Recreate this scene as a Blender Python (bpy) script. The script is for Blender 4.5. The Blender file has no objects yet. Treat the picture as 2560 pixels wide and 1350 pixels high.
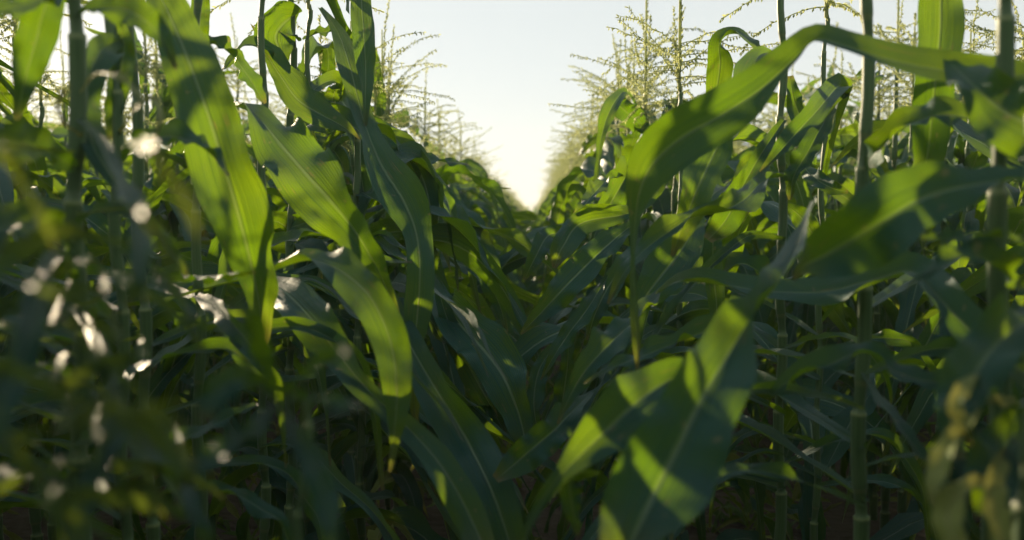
import bpy, math, random
import numpy as np
from mathutils import Matrix, Vector, Euler
R = math.radians
random.seed(11); rng = np.random.default_rng(11)
sc = bpy.context.scene
COL = sc.collection

# ------------------------------------------------------------------ camera, world, sun, exposure
CAM = Vector((0.0, 0.0, 1.05))
cd = bpy.data.cameras.new("camera"); cam = bpy.data.objects.new("camera", cd); COL.objects.link(cam)
cam.location = CAM; cam.rotation_euler = (R(90 - 2.99), 0, R(1.27))
cd.lens = 35; cd.sensor_width = 36; cd.clip_start = 0.02; cd.clip_end = 3000
cd.dof.use_dof = True; cd.dof.focus_distance = 2.05; cd.dof.aperture_fstop = 3.7
sc.camera = cam
SUN_AZ, SUN_EL = -33.0, 13.5        # degrees left of the row axis (+Y), degrees up
w = bpy.data.worlds.new("World"); sc.world = w; w.use_nodes = True
nt = w.node_tree; bg = nt.nodes["Background"]
sky = nt.nodes.new("ShaderNodeTexSky"); sky.sky_type = 'NISHITA'; sky.sun_disc = False
sky.sun_elevation = R(SUN_EL); sky.sun_rotation = R(SUN_AZ)
sky.air_density = 0.75; sky.dust_density = 0.45; sky.ozone_density = 1.5
hz = nt.nodes.new("ShaderNodeMix"); hz.data_type = 'RGBA'; hz.inputs[0].default_value = 0.80     # thin even cloud veil over the clear sky
hz.inputs[7].default_value = (4.6, 4.85, 4.6, 1); nt.links.new(sky.outputs[0], hz.inputs[6])
nt.links.new(hz.outputs[2], bg.inputs[0]); bg.inputs[1].default_value = 0.056
sd = bpy.data.lights.new("sun", 'SUN'); sd.energy = 4.0; sd.angle = R(0.5); sd.color = (1.0, 0.80, 0.53)
sun = bpy.data.objects.new("sun", sd); COL.objects.link(sun)
_d = Vector((math.sin(R(SUN_AZ)) * math.cos(R(SUN_EL)), math.cos(R(SUN_AZ)) * math.cos(R(SUN_EL)), math.sin(R(SUN_EL))))
sun.rotation_euler = _d.to_track_quat('Z', 'Y').to_euler()
sc.view_settings.view_transform = 'Standard'; sc.view_settings.look = 'None'
sc.view_settings.exposure = 1.60; sc.view_settings.gamma = 1.0
sc.render.engine = 'CYCLES'
cy = sc.cycles; cy.use_denoising = True; cy.max_bounces = 8; cy.diffuse_bounces = 4; cy.glossy_bounces = 3
cy.transmission_bounces = 5; cy.transparent_max_bounces = 4; cy.volume_bounces = 0; cy.sample_clamp_indirect = 6
cy.caustics_reflective = False; cy.caustics_refractive = False

F = 2560 * 35 / 36.0
CR = np.array(Euler(cam.rotation_euler).to_matrix())
CL = np.array(CAM)
def P(px, py, d):
    """World point seen at pixel (px, py) of the 2560x1350 frame, d metres ahead."""
    return CL + CR @ np.array([(px - 1280) / F * d, -(py - 675) / F * d, -d])
def proj(pts):
    q = (np.asarray(pts) - CL) @ CR
    d = -q[:, 2]; dd = np.where(np.abs(d) < 1e-3, 1e-3, d)
    return 1280 + q[:, 0] / dd * F, 675 - q[:, 1] / dd * F, d

# ------------------------------------------------------------------ materials
def newmat(name):
    m = bpy.data.materials.new(name); m.use_nodes = True
    t = m.node_tree; t.nodes.clear()
    out = t.nodes.new("ShaderNodeOutputMaterial")
    return m, t, out
def N(t, kind, **kw):
    n = t.nodes.new(kind)
    for k, v in kw.items():
        if k.startswith('i_'):
            key = k[2:]; n.inputs[int(key) if key.isdigit() else key.replace('_', ' ')].default_value = v
        else: setattr(n, k, v)
    return n
def L(t, a, b): t.links.new(a, b)
def math_(t, op, a, b=None, c=None):
    n = t.nodes.new("ShaderNodeMath"); n.operation = op
    for i, v in enumerate((a, b, c)):
        if v is None: continue
        if isinstance(v, (int, float)): n.inputs[i].default_value = v
        else: L(t, v, n.inputs[i])
    return n.outputs[0]
def mixc(t, fac, a, b):
    n = t.nodes.new("ShaderNodeMix"); n.data_type = 'RGBA'
    for s, v in ((n.inputs[0], fac), (n.inputs[6], a), (n.inputs[7], b)):
        if isinstance(v, (int, float)): s.default_value = v
        elif isinstance(v, tuple): s.default_value = (*v, 1)
        else: L(t, v, s)
    return n.outputs[2]
def maprange(t, v, a, b, c=0.0, d=1.0):
    n = t.nodes.new("ShaderNodeMapRange"); n.interpolation_type = 'SMOOTHSTEP'
    L(t, v, n.inputs[0])
    for i, x in enumerate((a, b, c, d)): n.inputs[i + 1].default_value = x
    return n.outputs[0]

def leaf_material(name, base_a, base_b, trans_a, trans_b, rib, tfac=0.29, rough=0.46, fine=True):
    m, t, out = newmat(name)
    uv = N(t, "ShaderNodeUVMap"); sep = N(t, "ShaderNodeSeparateXYZ"); L(t, uv.outputs[0], sep.inputs[0])
    u, v = sep.outputs[0], sep.outputs[1]
    geo = N(t, "ShaderNodeNewGeometry")
    n1 = N(t, "ShaderNodeTexNoise", i_Scale=3.5, i_Detail=3.0); L(t, geo.outputs['Position'], n1.inputs['Vector'])
    big = maprange(t, n1.outputs[0], 0.32, 0.68)
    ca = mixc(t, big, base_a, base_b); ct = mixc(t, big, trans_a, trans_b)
    ab = math_(t, 'ABSOLUTE', math_(t, 'SUBTRACT', u, 0.5))
    ribm = maprange(t, ab, 0.016, 0.045, 1.0, 0.0)
    # yellowing towards the tip and the margins
    tip = maprange(t, v, 0.82, 1.0)
    ca = mixc(t, math_(t, 'MULTIPLY', tip, 0.5), ca, (0.16, 0.15, 0.03))
    ct = mixc(t, math_(t, 'MULTIPLY', tip, 0.4), ct, (0.55, 0.5, 0.06))
    # spots and scars
    sp = N(t, "ShaderNodeTexNoise", i_Scale=60.0, i_Detail=2.0); L(t, geo.outputs['Position'], sp.inputs['Vector'])
    spot = maprange(t, sp.outputs[0], 0.70, 0.76)
    ca = mixc(t, math_(t, 'MULTIPLY', spot, 0.6), ca, (0.22, 0.19, 0.08))
    ct = mixc(t, math_(t, 'MULTIPLY', spot, 0.6), ct, (0.5, 0.42, 0.15))
    # streaks and brown tip
    c2 = N(t, "ShaderNodeCombineXYZ"); L(t, math_(t, 'MULTIPLY', u, 16.0), c2.inputs[0]); L(t, math_(t, 'MULTIPLY', v, 9.0), c2.inputs[1]); L(t, math_(t, 'MULTIPLY', n1.outputs[0], 3.0), c2.inputs[2])
    sn = N(t, "ShaderNodeTexNoise", i_Scale=1.0, i_Detail=2.0); L(t, c2.outputs[0], sn.inputs['Vector'])
    st = math_(t, 'MAXIMUM', maprange(t, sn.outputs[0], 0.69, 0.74, 0, .7), maprange(t, v, 0.94, 0.99, 0, .8))
    ca = mixc(t, st, ca, (0.20, 0.16, 0.07)); ct = mixc(t, st, ct, (0.40, 0.30, 0.08))
    # parallel veins
    comb = N(t, "ShaderNodeCombineXYZ"); L(t, math_(t, 'MULTIPLY', u, 18.0), comb.inputs[0]); L(t, math_(t, 'MULTIPLY', v, 1.2), comb.inputs[1])
    vn = N(t, "ShaderNodeTexNoise", i_Scale=1.0, i_Detail=3.0, i_Roughness=0.7); L(t, comb.outputs[0], vn.inputs['Vector'])
    wv = math_(t, 'SINE', math_(t, 'MULTIPLY', u, 150.0))
    vein = math_(t, 'ADD', math_(t, 'MULTIPLY', wv, 0.12), vn.outputs[0])
    vm = maprange(t, vein, 0.35, 0.75)
    ca = mixc(t, math_(t, 'MULTIPLY', vm, 0.65), ca, tuple(min(1, x * 1.8 + 0.006) for x in base_b))
    ct = mixc(t, math_(t, 'MULTIPLY', vm, 0.75), ct, tuple(x * 0.45 for x in trans_a))
    ca = mixc(t, math_(t, 'MULTIPLY', ribm, 0.6), ca, rib)
    ct = mixc(t, math_(t, 'MULTIPLY', ribm, 0.5), ct, (0.30, 0.40, 0.08))
    bmp = N(t, "ShaderNodeBump", i_Strength=1.0, i_Distance=0.0015)
    h = math_(t, 'SUBTRACT', vein, math_(t, 'MULTIPLY', ribm, 1.2)); L(t, h, bmp.inputs['Height'])
    wr = N(t, "ShaderNodeTexNoise", i_Scale=38.0, i_Detail=2.0); L(t, geo.outputs['Position'], wr.inputs['Vector'])
    bmp2 = N(t, "ShaderNodeBump", i_Strength=0.35, i_Distance=0.004); L(t, wr.outputs[0], bmp2.inputs['Height']); L(t, bmp.outputs[0], bmp2.inputs['Normal'])
    pb = N(t, "ShaderNodeBsdfPrincipled"); L(t, ca, pb.inputs['Base Color']); L(t, bmp2.outputs[0], pb.inputs['Normal'])
    pb.inputs['Roughness'].default_value = rough; pb.inputs['Specular IOR Level'].default_value = 0.52; pb.inputs['Specular Tint'].default_value = (0.66, 0.92, 1.0, 1)
    pb.inputs['Sheen Weight'].default_value = 0.06; pb.inputs['Sheen Roughness'].default_value = 0.45
    pb.inputs['Sheen Tint'].default_value = (0.55, 0.8, 1.0, 1); pb.inputs['IOR'].default_value = 1.4
    rr = math_(t, 'ADD', math_(t, 'MULTIPLY', n1.outputs[0], 0.2), rough - 0.1); L(t, rr, pb.inputs['Roughness'])
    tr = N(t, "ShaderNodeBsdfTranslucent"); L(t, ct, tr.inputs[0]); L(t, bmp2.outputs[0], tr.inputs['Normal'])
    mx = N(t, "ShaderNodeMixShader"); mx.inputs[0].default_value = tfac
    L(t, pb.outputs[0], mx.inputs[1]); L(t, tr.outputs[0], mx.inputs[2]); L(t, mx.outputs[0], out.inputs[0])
    return m
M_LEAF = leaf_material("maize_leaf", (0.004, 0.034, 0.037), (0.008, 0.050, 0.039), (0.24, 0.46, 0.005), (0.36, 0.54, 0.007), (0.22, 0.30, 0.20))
M_WEED = leaf_material("weed_leaf", (0.04, 0.10, 0.02), (0.07, 0.14, 0.03), (0.40, 0.55, 0.04), (0.5, 0.6, 0.05), (0.15, 0.22, 0.08))
M_DRY_SUNLIT = leaf_material("withered_or_sunlit_leaf", (0.15, 0.20, 0.045), (0.23, 0.26, 0.06), (0.45, 0.45, 0.10), (0.5, 0.48, 0.12), (0.4, 0.36, 0.2), tfac=0.25, rough=0.6)  # withered yellow; on the lower-right leaves the same colour is painted sunlight

def stalk_material():
    m, t, out = newmat("maize_stalk")
    uv = N(t, "ShaderNodeUVMap"); sep = N(t, "ShaderNodeSeparateXYZ"); L(t, uv.outputs[0], sep.inputs[0])
    geo = N(t, "ShaderNodeNewGeometry")
    ph = math_(t, 'FRACT', sep.outputs[1])
    comb = N(t, "ShaderNodeCombineXYZ"); L(t, math_(t, 'MULTIPLY', sep.outputs[0], 40.0), comb.inputs[0]); L(t, sep.outputs[1], comb.inputs[1])
    n1 = N(t, "ShaderNodeTexNoise", i_Scale=1.0, i_Detail=3.0); L(t, comb.outputs[0], n1.inputs['Vector'])
    c = mixc(t, maprange(t, n1.outputs[0], 0.3, 0.7), (0.06, 0.12, 0.045), (0.11, 0.19, 0.075))
    c = mixc(t, maprange(t, ph, 0.705, 0.72, 0, 0.55), c, (0.05, 0.10, 0.035))
    c = mixc(t, maprange(t, math_(t, 'ABSOLUTE', math_(t, 'SUBTRACT', ph, 0.69)), 0.0, 0.03, 0.7, 0.0), c, (0.26, 0.30, 0.12))
    node = maprange(t, ph, 0.93, 0.97)
    c = mixc(t, math_(t, 'MULTIPLY', node, 0.45), c, (0.22, 0.24, 0.09))
    n2 = N(t, "ShaderNodeTexNoise", i_Scale=9.0, i_Detail=4.0); L(t, geo.outputs['Position'], n2.inputs['Vector'])
    c = mixc(t, maprange(t, n2.outputs[0], 0.6, 0.75, 0, 0.5), c, (0.16, 0.12, 0.06))
    b = N(t, "ShaderNodeBump", i_Strength=0.4, i_Distance=0.001); L(t, n1.outputs[0], b.inputs['Height'])
    pb = N(t, "ShaderNodeBsdfPrincipled"); L(t, c, pb.inputs['Base Color']); L(t, b.outputs[0], pb.inputs['Normal'])
    pb.inputs['Roughness'].default_value = 0.5; pb.inputs['Sheen Weight'].default_value = 0.2
    tr = N(t, "ShaderNodeBsdfTranslucent", i_Color=(0.3, 0.4, 0.08, 1))
    mx = N(t, "ShaderNodeMixShader", i_0=0.12); L(t, pb.outputs[0], mx.inputs[1]); L(t, tr.outputs[0], mx.inputs[2]); L(t, mx.outputs[0], out.inputs[0])
    return m
M_STALK = stalk_material()
def tassel_material():
    m, t, out = newmat("maize_tassel")
    geo = N(t, "ShaderNodeNewGeometry")
    n1 = N(t, "ShaderNodeTexNoise", i_Scale=120.0, i_Detail=2.0); L(t, geo.outputs['Position'], n1.inputs['Vector'])
    c = mixc(t, maprange(t, n1.outputs[0], 0.38, 0.62), (0.22, 0.31, 0.14), (0.42, 0.42, 0.20))
    pb = N(t, "ShaderNodeBsdfPrincipled", i_Roughness=0.6); L(t, c, pb.inputs['Base Color'])
    tr = N(t, "ShaderNodeBsdfTranslucent", i_Color=(0.62, 0.66, 0.30, 1))
    mx = N(t, "ShaderNodeMixShader", i_0=0.5); L(t, pb.outputs[0], mx.inputs[1]); L(t, tr.outputs[0], mx.inputs[2]); L(t, mx.outputs[0], out.inputs[0])
    return m
M_TASSEL = tassel_material()
def soil_material():
    m, t, out = newmat("field_soil")
    geo = N(t, "ShaderNodeNewGeometry")
    n1 = N(t, "ShaderNodeTexNoise", i_Scale=6.0, i_Detail=8.0, i_Roughness=0.65); L(t, geo.outputs['Position'], n1.inputs['Vector'])
    n2 = N(t, "ShaderNodeTexVoronoi", i_Scale=26.0); L(t, geo.outputs['Position'], n2.inputs['Vector'])
    c = mixc(t, n1.outputs[0], (0.03, 0.022, 0.016), (0.10, 0.075, 0.05))
    h = math_(t, 'ADD', n1.outputs[0], math_(t, 'MULTIPLY', n2.outputs[0], 0.4))
    b = N(t, "ShaderNodeBump", i_Strength=1.0, i_Distance=0.04); L(t, h, b.inputs['Height'])
    pb = N(t, "ShaderNodeBsdfPrincipled", i_Roughness=0.95); L(t, c, pb.inputs['Base Color']); L(t, b.outputs[0], pb.inputs['Normal'])
    L(t, pb.outputs[0], out.inputs[0])
    return m
M_SOIL = soil_material()
def plain(name, col, rough=0.6, noise=0.25, metal=0.0, scale=4.0):
    m, t, out = newmat(name)
    geo = N(t, "ShaderNodeNewGeometry")
    n1 = N(t, "ShaderNodeTexNoise", i_Scale=scale, i_Detail=5.0); L(t, geo.outputs['Position'], n1.inputs['Vector'])
    c = mixc(t, n1.outputs[0], tuple(x * (1 - noise) for x in col), tuple(min(1, x * (1 + noise)) for x in col))
    pb = N(t, "ShaderNodeBsdfPrincipled", i_Roughness=rough, i_Metallic=metal); L(t, c, pb.inputs['Base Color']); L(t, pb.outputs[0], out.inputs[0])
    return m

# ------------------------------------------------------------------ mesh helpers (numpy)
class MB:
    """Collects pieces; each piece = (verts, quads, uv per vertex, material index)."""
    def __init__(s): s.p = []
    def add(s, piece, mat=0, M=None):
        v, q, uv = piece[:3]
        if M is not None: v = v @ M[:3, :3].T + M[:3, 3]
        s.p.append((v, q, uv, mat)); return s
    def build(s, name, mats):
        me = bpy.data.meshes.new(name)
        nv = sum(len(p[0]) for p in s.p); off = 0; V, Q, U, MI = [], [], [], []
        for v, q, uv, mi in s.p:
            V.append(v); Q.append(q + off); U.append(uv); MI.append(np.full(len(q), mi, np.int32)); off += len(v)
        V = np.concatenate(V).astype(np.float32); Q = np.concatenate(Q).astype(np.int32); U = np.concatenate(U).astype(np.float32); MI = np.concatenate(MI)
        me.vertices.add(len(V)); me.vertices.foreach_set("co", V.ravel())
        me.loops.add(Q.size); me.loops.foreach_set("vertex_index", Q.ravel())
        me.polygons.add(len(Q)); me.polygons.foreach_set("loop_start", np.arange(0, Q.size, 4, dtype=np.int32))
        me.polygons.foreach_set("material_index", MI)
        me.polygons.foreach_set("use_smooth", np.ones(len(Q), bool))
        ul = me.uv_layers.new(name="UVMap"); ul.data.foreach_set("uv", U[Q.ravel()].ravel())
        for m in mats: me.materials.append(m)
        me.update(calc_edges=True)
        return me
def grid_quads(n, m, wrap=False):
    """n rows of m verts."""
    i = np.arange(n - 1)[:, None]; j = np.arange(m if wrap else m - 1)[None, :]
    a = i * m + j; b = i * m + (j + 1) % m
    return np.stack([a, b, b + m, a + m], -1).reshape(-1, 4)
def norm(a): return a / np.maximum(np.linalg.norm(a, axis=-1, keepdims=True), 1e-9)

def ribbon(C, S, W, fold, segs_u=6, ruffle=0.0, seed=0, curl=0.0):
    """Leaf blade about the centre line C with side vectors S, half widths W and V fold (radians, per station)."""
    n = len(C); T = norm(np.gradient(C, axis=0)); S = norm(S - T * (S * T).sum(1, keepdims=True)); NN = np.cross(S, T)
    u = np.linspace(-1, 1, segs_u + 1)
    r = np.random.default_rng(seed); s = np.linspace(0, 1, n)
    f = np.broadcast_to(fold, n)
    rf = np.zeros((n, 2))
    for k in range(3):
        for side in (0, 1):
            fr = r.uniform(2.2, 7.5); ph_ = s * fr * 6.283 + r.uniform(0, 6.28); rf[:, side] += (.5 * np.sin(ph_) + .5 * np.arcsin(np.sin(ph_) * .98) / 1.4) * r.uniform(0.4, 1.0) / (1 + 0.25 * fr)
    V = np.empty((n, len(u), 3)); UV = np.empty((n, len(u), 2))
    tri = lambda x: np.arcsin(np.sin(x) * .985) / 1.4                       # sharp-ridged wave: creases rather than soft swells
    fm = np.stack([tri(s * r.uniform(5, 12) + r.uniform(0, 6.28)) + .55 * tri(s * r.uniform(14, 26) + r.uniform(0, 6.28)) for _ in (0, 1)], 1)
    bmpn = np.zeros((n, len(u)))                      # soft buckling of the blade
    if segs_u > 3:
        for k in range(4):
            bmpn += 0.05 * np.sin(s[:, None] * r.uniform(6, 26) + u[None, :] * r.uniform(-3, 3) + r.uniform(0, 6.28)) * np.abs(u)[None, :] ** .5
    for j, uu in enumerate(u):
        a = abs(uu); side = 0 if uu < 0 else 1
        fs = f * (1 + 0.75 * fm[:, side])
        up = np.sin(fs) * a * W + ruffle * rf[:, side] * a ** 2 * W * 2.0 - curl * W * a ** 3
        ac = np.cos(fs) * uu * W
        up = up + W * bmpn[:, j]
        V[:, j] = C + S * ac[:, None] + NN * up[:, None]
        UV[:, j, 0] = 0.5 + 0.5 * uu; UV[:, j, 1] = s
    return V.reshape(-1, 3), grid_quads(n, len(u)), UV.reshape(-1, 2)

def tube(C, Rr, k=8, vcoord=None):
    n = len(C); T = norm(np.gradient(C, axis=0)); ref = np.array([0.0, 1, 0]) if abs(T[0][1]) < 0.8 else np.array([1.0, 0, 0])
    A = norm(np.cross(T, ref)); B = np.cross(T, A)
    a = np.arange(k) / k * 2 * np.pi
    V = C[:, None] + (A[:, None] * np.cos(a)[None, :, None] + B[:, None] * np.sin(a)[None, :, None]) * np.asarray(Rr)[:, None, None]
    v = np.linspace(0, 1, n) if vcoord is None else vcoord
    UV = np.stack(np.broadcast_arrays((np.abs(np.arange(k) / k - .5))[None, :], v[:, None]), -1)
    return V.reshape(-1, 3), grid_quads(n, k, True), UV.reshape(-1, 2)

def width_profile(s):
    a = 0.50 + 0.50 * np.clip(s / 0.30, 0, 1) ** 0.8
    b = np.clip((1 - s) / 0.62, 0, 1)
    return a * np.where(b < 1, np.sin(b * np.pi / 2) ** 0.9, 1)

def natural_leaf(r, z, az, Lh, Wd, n, mu, droop, h0=None):
    """Blade leaving the stalk at height z towards az, arching over and hanging."""
    s = np.linspace(0, 1, n)
    th0 = R(h0 if h0 is not None else r.uniform(52, 74)); th1 = th0 - R(droop)
    k = r.uniform(0.22, 0.55); sh = r.uniform(5, 13)
    step = 1 / (1 + np.exp(-(s - k) * sh)); step = (step - step[0]) / (step[-1] - step[0])
    th = th0 + (th1 - th0) * (0.25 * s + 0.75 * step)
    azs = az + np.cumsum(r.normal(0, 0.035, n)) * (20 / n) ** 0.5 + r.uniform(-.5, .5) * s ** 2
    d = np.stack([np.cos(th) * np.cos(azs), np.cos(th) * np.sin(azs), np.sin(th)], 1)
    C = np.concatenate([[[0, 0, 0]], np.cumsum((d[1:] + d[:-1]) / 2 * (Lh / (n - 1)), 0)]) + np.array([0, 0, z])
    C = C + np.array([math.cos(az), math.sin(az), 0]) * 0.009
    T = norm(np.gradient(C, axis=0))
    side = norm(np.cross(T, np.array([0, 0, 1.0])) + 1e-5); nn = np.cross(side, T)
    tw = r.uniform(-3.2, 3.2) * np.clip(s - 0.12, 0, 1) ** 1.2 + r.uniform(-.25, .25)
    S = side * np.cos(tw)[:, None] + nn * np.sin(tw)[:, None]
    fold = r.uniform(0.45, 0.8) * (1 - s) ** 1.2 + r.uniform(0.05, 0.3)
    return ribbon(C, S, Wd * width_profile(s), fold, mu, r.uniform(0.25, 0.6), int(r.integers(1e6)), r.uniform(-.1, .15))

def stalk_piece(top, nodes, r0=0.0125, r1=0.0055, k=10, lean=(0, 0), base=-0.03):
    zs, rs, vs = [], [], []
    nd = [base] + list(nodes) + [top]
    for i in range(len(nd) - 1):
        a, b = nd[i], nd[i + 1]
        for f, e in ((0.0, 1.20), (0.05, 1.22), (0.3, 1.19), (0.66, 1.24), (0.70, 1.30), (0.715, 0.96), (0.8, 0.93), (0.90, 0.96), (0.95, 1.05), (0.98, 1.08)):
            z = a + (b - a) * f; q = max(0, min(1, z / top))
            zs.append(z); rs.append((r0 + (r1 - r0) * q) * e); vs.append(i + f)
    zs.append(top); rs.append(r1 * .9); vs.append(len(nd) - 1)
    zs = np.array(zs); q = np.clip(zs / top, 0, 1.2)
    zig = 0.004 * np.sin(np.array(vs) * np.pi)
    C = np.stack([lean[0] * q ** 1.6 + zig, lean[1] * q ** 1.6 + zig * 0.3, zs], 1)
    return tube(C, np.array(rs), k, np.array(vs)), C

def branch_piece(r, Lb, el, droop, dens, hi=True, spikes=True):
    """One tassel branch along +X rising at el, with paired spikelets and hanging anthers."""
    n = 10 if hi else 5; s = np.linspace(0, 1, n); th = el - droop * s ** 1.3; ph = r.uniform(-.35, .35) * s
    d = np.stack([np.cos(th) * np.cos(ph), np.cos(th) * np.sin(ph), np.sin(th)], 1)
    C = np.concatenate([[[0, 0, 0]], np.cumsum(d[1:] * (Lb / (n - 1)), 0)])
    C[1:] += r.normal(0, 0.0015, (n - 1, 3))
    V, Q, U = [], [], []; off = 0
    v, q, uv = tube(C, np.linspace(0.0012, 0.0006, n) * (1 if hi else 1.7), 4 if hi else 3)
    V.append(v); Q.append(q); U.append(uv); off += len(v)
    if spikes:
        m = max(2, int(Lb / dens))
        for i in range(m):
            f = (i + .5) / m * (n - 1); a = int(f); t = f - a; p = C[a] * (1 - t) + C[min(a + 1, n - 1)] * t; T = norm(C[min(a + 1, n - 1)] - C[a])
            for sd_ in ((-1, 1) if hi else (1 if i % 2 else -1,)):
                ax = r.uniform(0, 6.28); o = np.array([math.cos(ax), math.sin(ax), 0.0]); o = norm(o - T * (o @ T))
                if r.random() < 0.45: dirv = norm(T * 0.25 + np.array([0, 0, -1.0]) + o * 0.3); ln = r.uniform(.006, .010)
                else: dirv = norm(T + o * 0.75); ln = r.uniform(.007, .011)
                ln *= 1.15 if hi else 2.0; wd = 0.0021 if hi else 0.0032
                sdv = norm(np.cross(dirv, o) + 1e-4); s2 = np.cross(dirv, sdv)
                a0 = p; a1 = p + dirv * ln * .5; a2 = p + dirv * ln
                vv = np.array([a0, a1 + sdv * wd, a2, a1 - sdv * wd, a1 + s2 * wd, a1 - s2 * wd])
                V.append(vv); Q.append(np.array([[0, 1, 2, 3], [0, 4, 2, 5]]) + off); U.append(np.zeros((6, 2))); off += 6
    return np.concatenate(V), np.concatenate(Q), np.concatenate(U)

def rotz(a, sx=1.0):
    c, s_ = math.cos(a) * sx, math.sin(a) * sx; M = np.eye(4); M[0, 0] = c; M[0, 1] = -s_; M[1, 0] = s_; M[1, 1] = c; M[2, 2] = sx; return M

# ------------------------------------------------------------------ maize prototypes
class Proto: pass
def make_proto(seed, lod):
    """lod 0: full detail with parts, 1: middle distance, 2: far rows."""
    r = np.random.default_rng(seed); p = Proto(); p.top = r.uniform(1.36, 1.52)
    nn = int(r.integers(11, 14)); zs = np.linspace(0.12, p.top - 0.05, nn) + r.uniform(-.02, .02, nn)
    lean = r.uniform(-.03, .03, 2)
    p.stalk, C = stalk_piece(p.top, zs, k=(10, 6, 4)[lod], lean=lean)
    if lod == 2: p.stalk = tube(np.array([[0, 0, 0], [lean[0] * .4, lean[1] * .4, p.top * .6], [lean[0], lean[1], p.top]]), [.014, .011, .006], 4)
    a0 = r.uniform(0, 6.28); p.leaves = []
    for i, z in enumerate(zs):
        q = z / p.top
        Lh = (0.50 + 0.42 * math.sin(min(1, q * 1.15) * math.pi * .75)) * r.uniform(.88, 1.1)
        if q > .72: Lh *= 1 - 1.6 * (q - .72)
        Wd = 0.037 * (0.62 + 0.38 * math.sin(min(1, q + .1) * math.pi * .8)) * r.uniform(.85, 1.1)
        droop = r.uniform(95, 155) if q < .85 else r.uniform(35, 120)
        lf = natural_leaf(r, z, a0 + i * math.pi + r.normal(0, .3), Lh, Wd, (34, 18, 9)[lod], (6, 4, 2)[lod], droop, None if q < .85 else r.uniform(45, 75))
        k = np.interp(z, C[:, 2], C[:, 0]), np.interp(z, C[:, 2], C[:, 1])
        lf = (lf[0] + np.array([k[0], k[1], 0]), lf[1], lf[2]); p.leaves.append(lf)
    # tassel: central spike and side branches
    tx, ty = C[-1, 0], C[-1, 1]; p.branches = []
    sp = branch_piece(r, r.uniform(.28, .40), R(89), R(r.uniform(0, 8)), (.0045, .008, .03)[lod], lod < 2)
    thick = tube(np.array([[0, 0, 0], [0, 0, .1], [0.0, 0, .25]]), [.0042, .0036, .002], 6 if lod == 0 else 4)
    p.spike = [(x[0] + np.array([tx, ty, p.top - .01]), x[1], x[2]) for x in (sp, thick)]
    nb = int(r.integers(15, 22)) if lod < 2 else int(r.integers(11, 15))
    for i in range(nb):
        b = branch_piece(r, r.uniform(.13, .28), R(r.uniform(-2, 58)), R(r.uniform(-5, 60)), (.007, .011, .022)[lod], lod < 2)
        M = rotz(i * 2.4 + r.uniform(-.5, .5)); M[:3, 3] = (tx, ty, p.top + .005 + .10 * i / nb); p.branches.append((b, M))
    return p

GAP = np.array([(930, -400), (955, 100), (1010, 300), (1100, 370), (1180, 410), (1255, 455), (1285, 500), (1304, 545), (1350, 545), (1362, 520), (1394, 462), (1424, 412), (1475, 340), (1500, 240), (1545, 210), (1610, 120), (1640, -400)], float)
def in_gap(x, y, poly=GAP):
    c = np.zeros(len(x), bool); j = len(poly) - 1
    for i in range(len(poly)):
        xi, yi = poly[i]; xj, yj = poly[j]
        c ^= ((yi > y) != (yj > y)) & (x < (xj - xi) * (y - yi) / (yj - yi + 1e-9) + xi); j = i
    return c
WINDOWS = [np.array(q, float) for q in (
    [(505, -60), (600, -60), (605, 175), (540, 165), (505, 100)], [(545, 190), (640, 190), (725, 210), (700, 330), (610, 300)],
    [(262, 170), (352, 150), (352, 400), (290, 420), (262, 400)], [(95, 90), (155, 70), (150, 300), (60, 300)],
    [(1470, -60), (2140, -60), (2140, 120), (1900, 200), (1700, 250), (1480, 260)],
    [(2190, -60), (2600, -60), (2600, 150), (2400, 150), (2330, 280), (2190, 290)])]
def in_windows(x, y):
    c = np.zeros(len(x), bool)
    for q in WINDOWS: c |= in_gap(x, y, q)
    return c
def leaf_ok(V, near=1.25):
    """Whether a grown leaf stays out of the open gap between the rows and off the lens."""
    x, y, d = proj(V)
    m = d > 0.03
    if np.any(np.linalg.norm(V - CL, axis=1) < 0.32): return False
    fr = m & (x > -60) & (x < 2620) & (y > -60) & (y < 1410)
    if np.any(fr & (d < near)): return False
    if (in_windows(x, y) & (d > .03) & (d < 9)).sum() > 0.10 * len(V): return False
    g = in_gap(x, y) & (d > 0.03) & (d < 45)
    return g.sum() <= 0.10 * len(V)

# ------------------------------------------------------------------ scene objects
def link(o, parent=None):
    COL.objects.link(o)
    if parent is not None: o.parent = parent
    return o
def mesh_obj(name, me, parent=None): return link(bpy.data.objects.new(name, me), parent)
def tag(o, label=None, cat=None, group=None, kind=None):
    for k, v in (('label', label), ('category', cat), ('group', group), ('kind', kind)):
        if v: o[k] = v
    return o
def empty(name, loc, rz=0.0):
    o = bpy.data.objects.new(name, None); o.location = loc; o.rotation_euler = (0, 0, rz); o.empty_display_size = .1
    return link(o)

# ground
g = MB(); n = 90
xs = np.sign(np.linspace(-1, 1, n)) * (np.abs(np.linspace(-1, 1, n)) ** 4 * 900); ys = np.sign(np.linspace(-1, 1, n)) * (np.abs(np.linspace(-1, 1, n)) ** 4 * 1200) + 2
X, Y = np.meshgrid(xs, ys); Z = np.zeros_like(X)
near = np.exp(-((X / 8) ** 2 + ((Y - 5) / 12) ** 2)); Z += near * 0.012 * np.sin(X * 9) * np.cos(Y * 7)
g.add((np.stack([X, Y, Z], -1).reshape(-1, 3), grid_quads(n, n), np.zeros((n * n, 2))))
tag(mesh_obj("ground", g.build("ground", [M_SOIL])), kind="structure")

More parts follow.
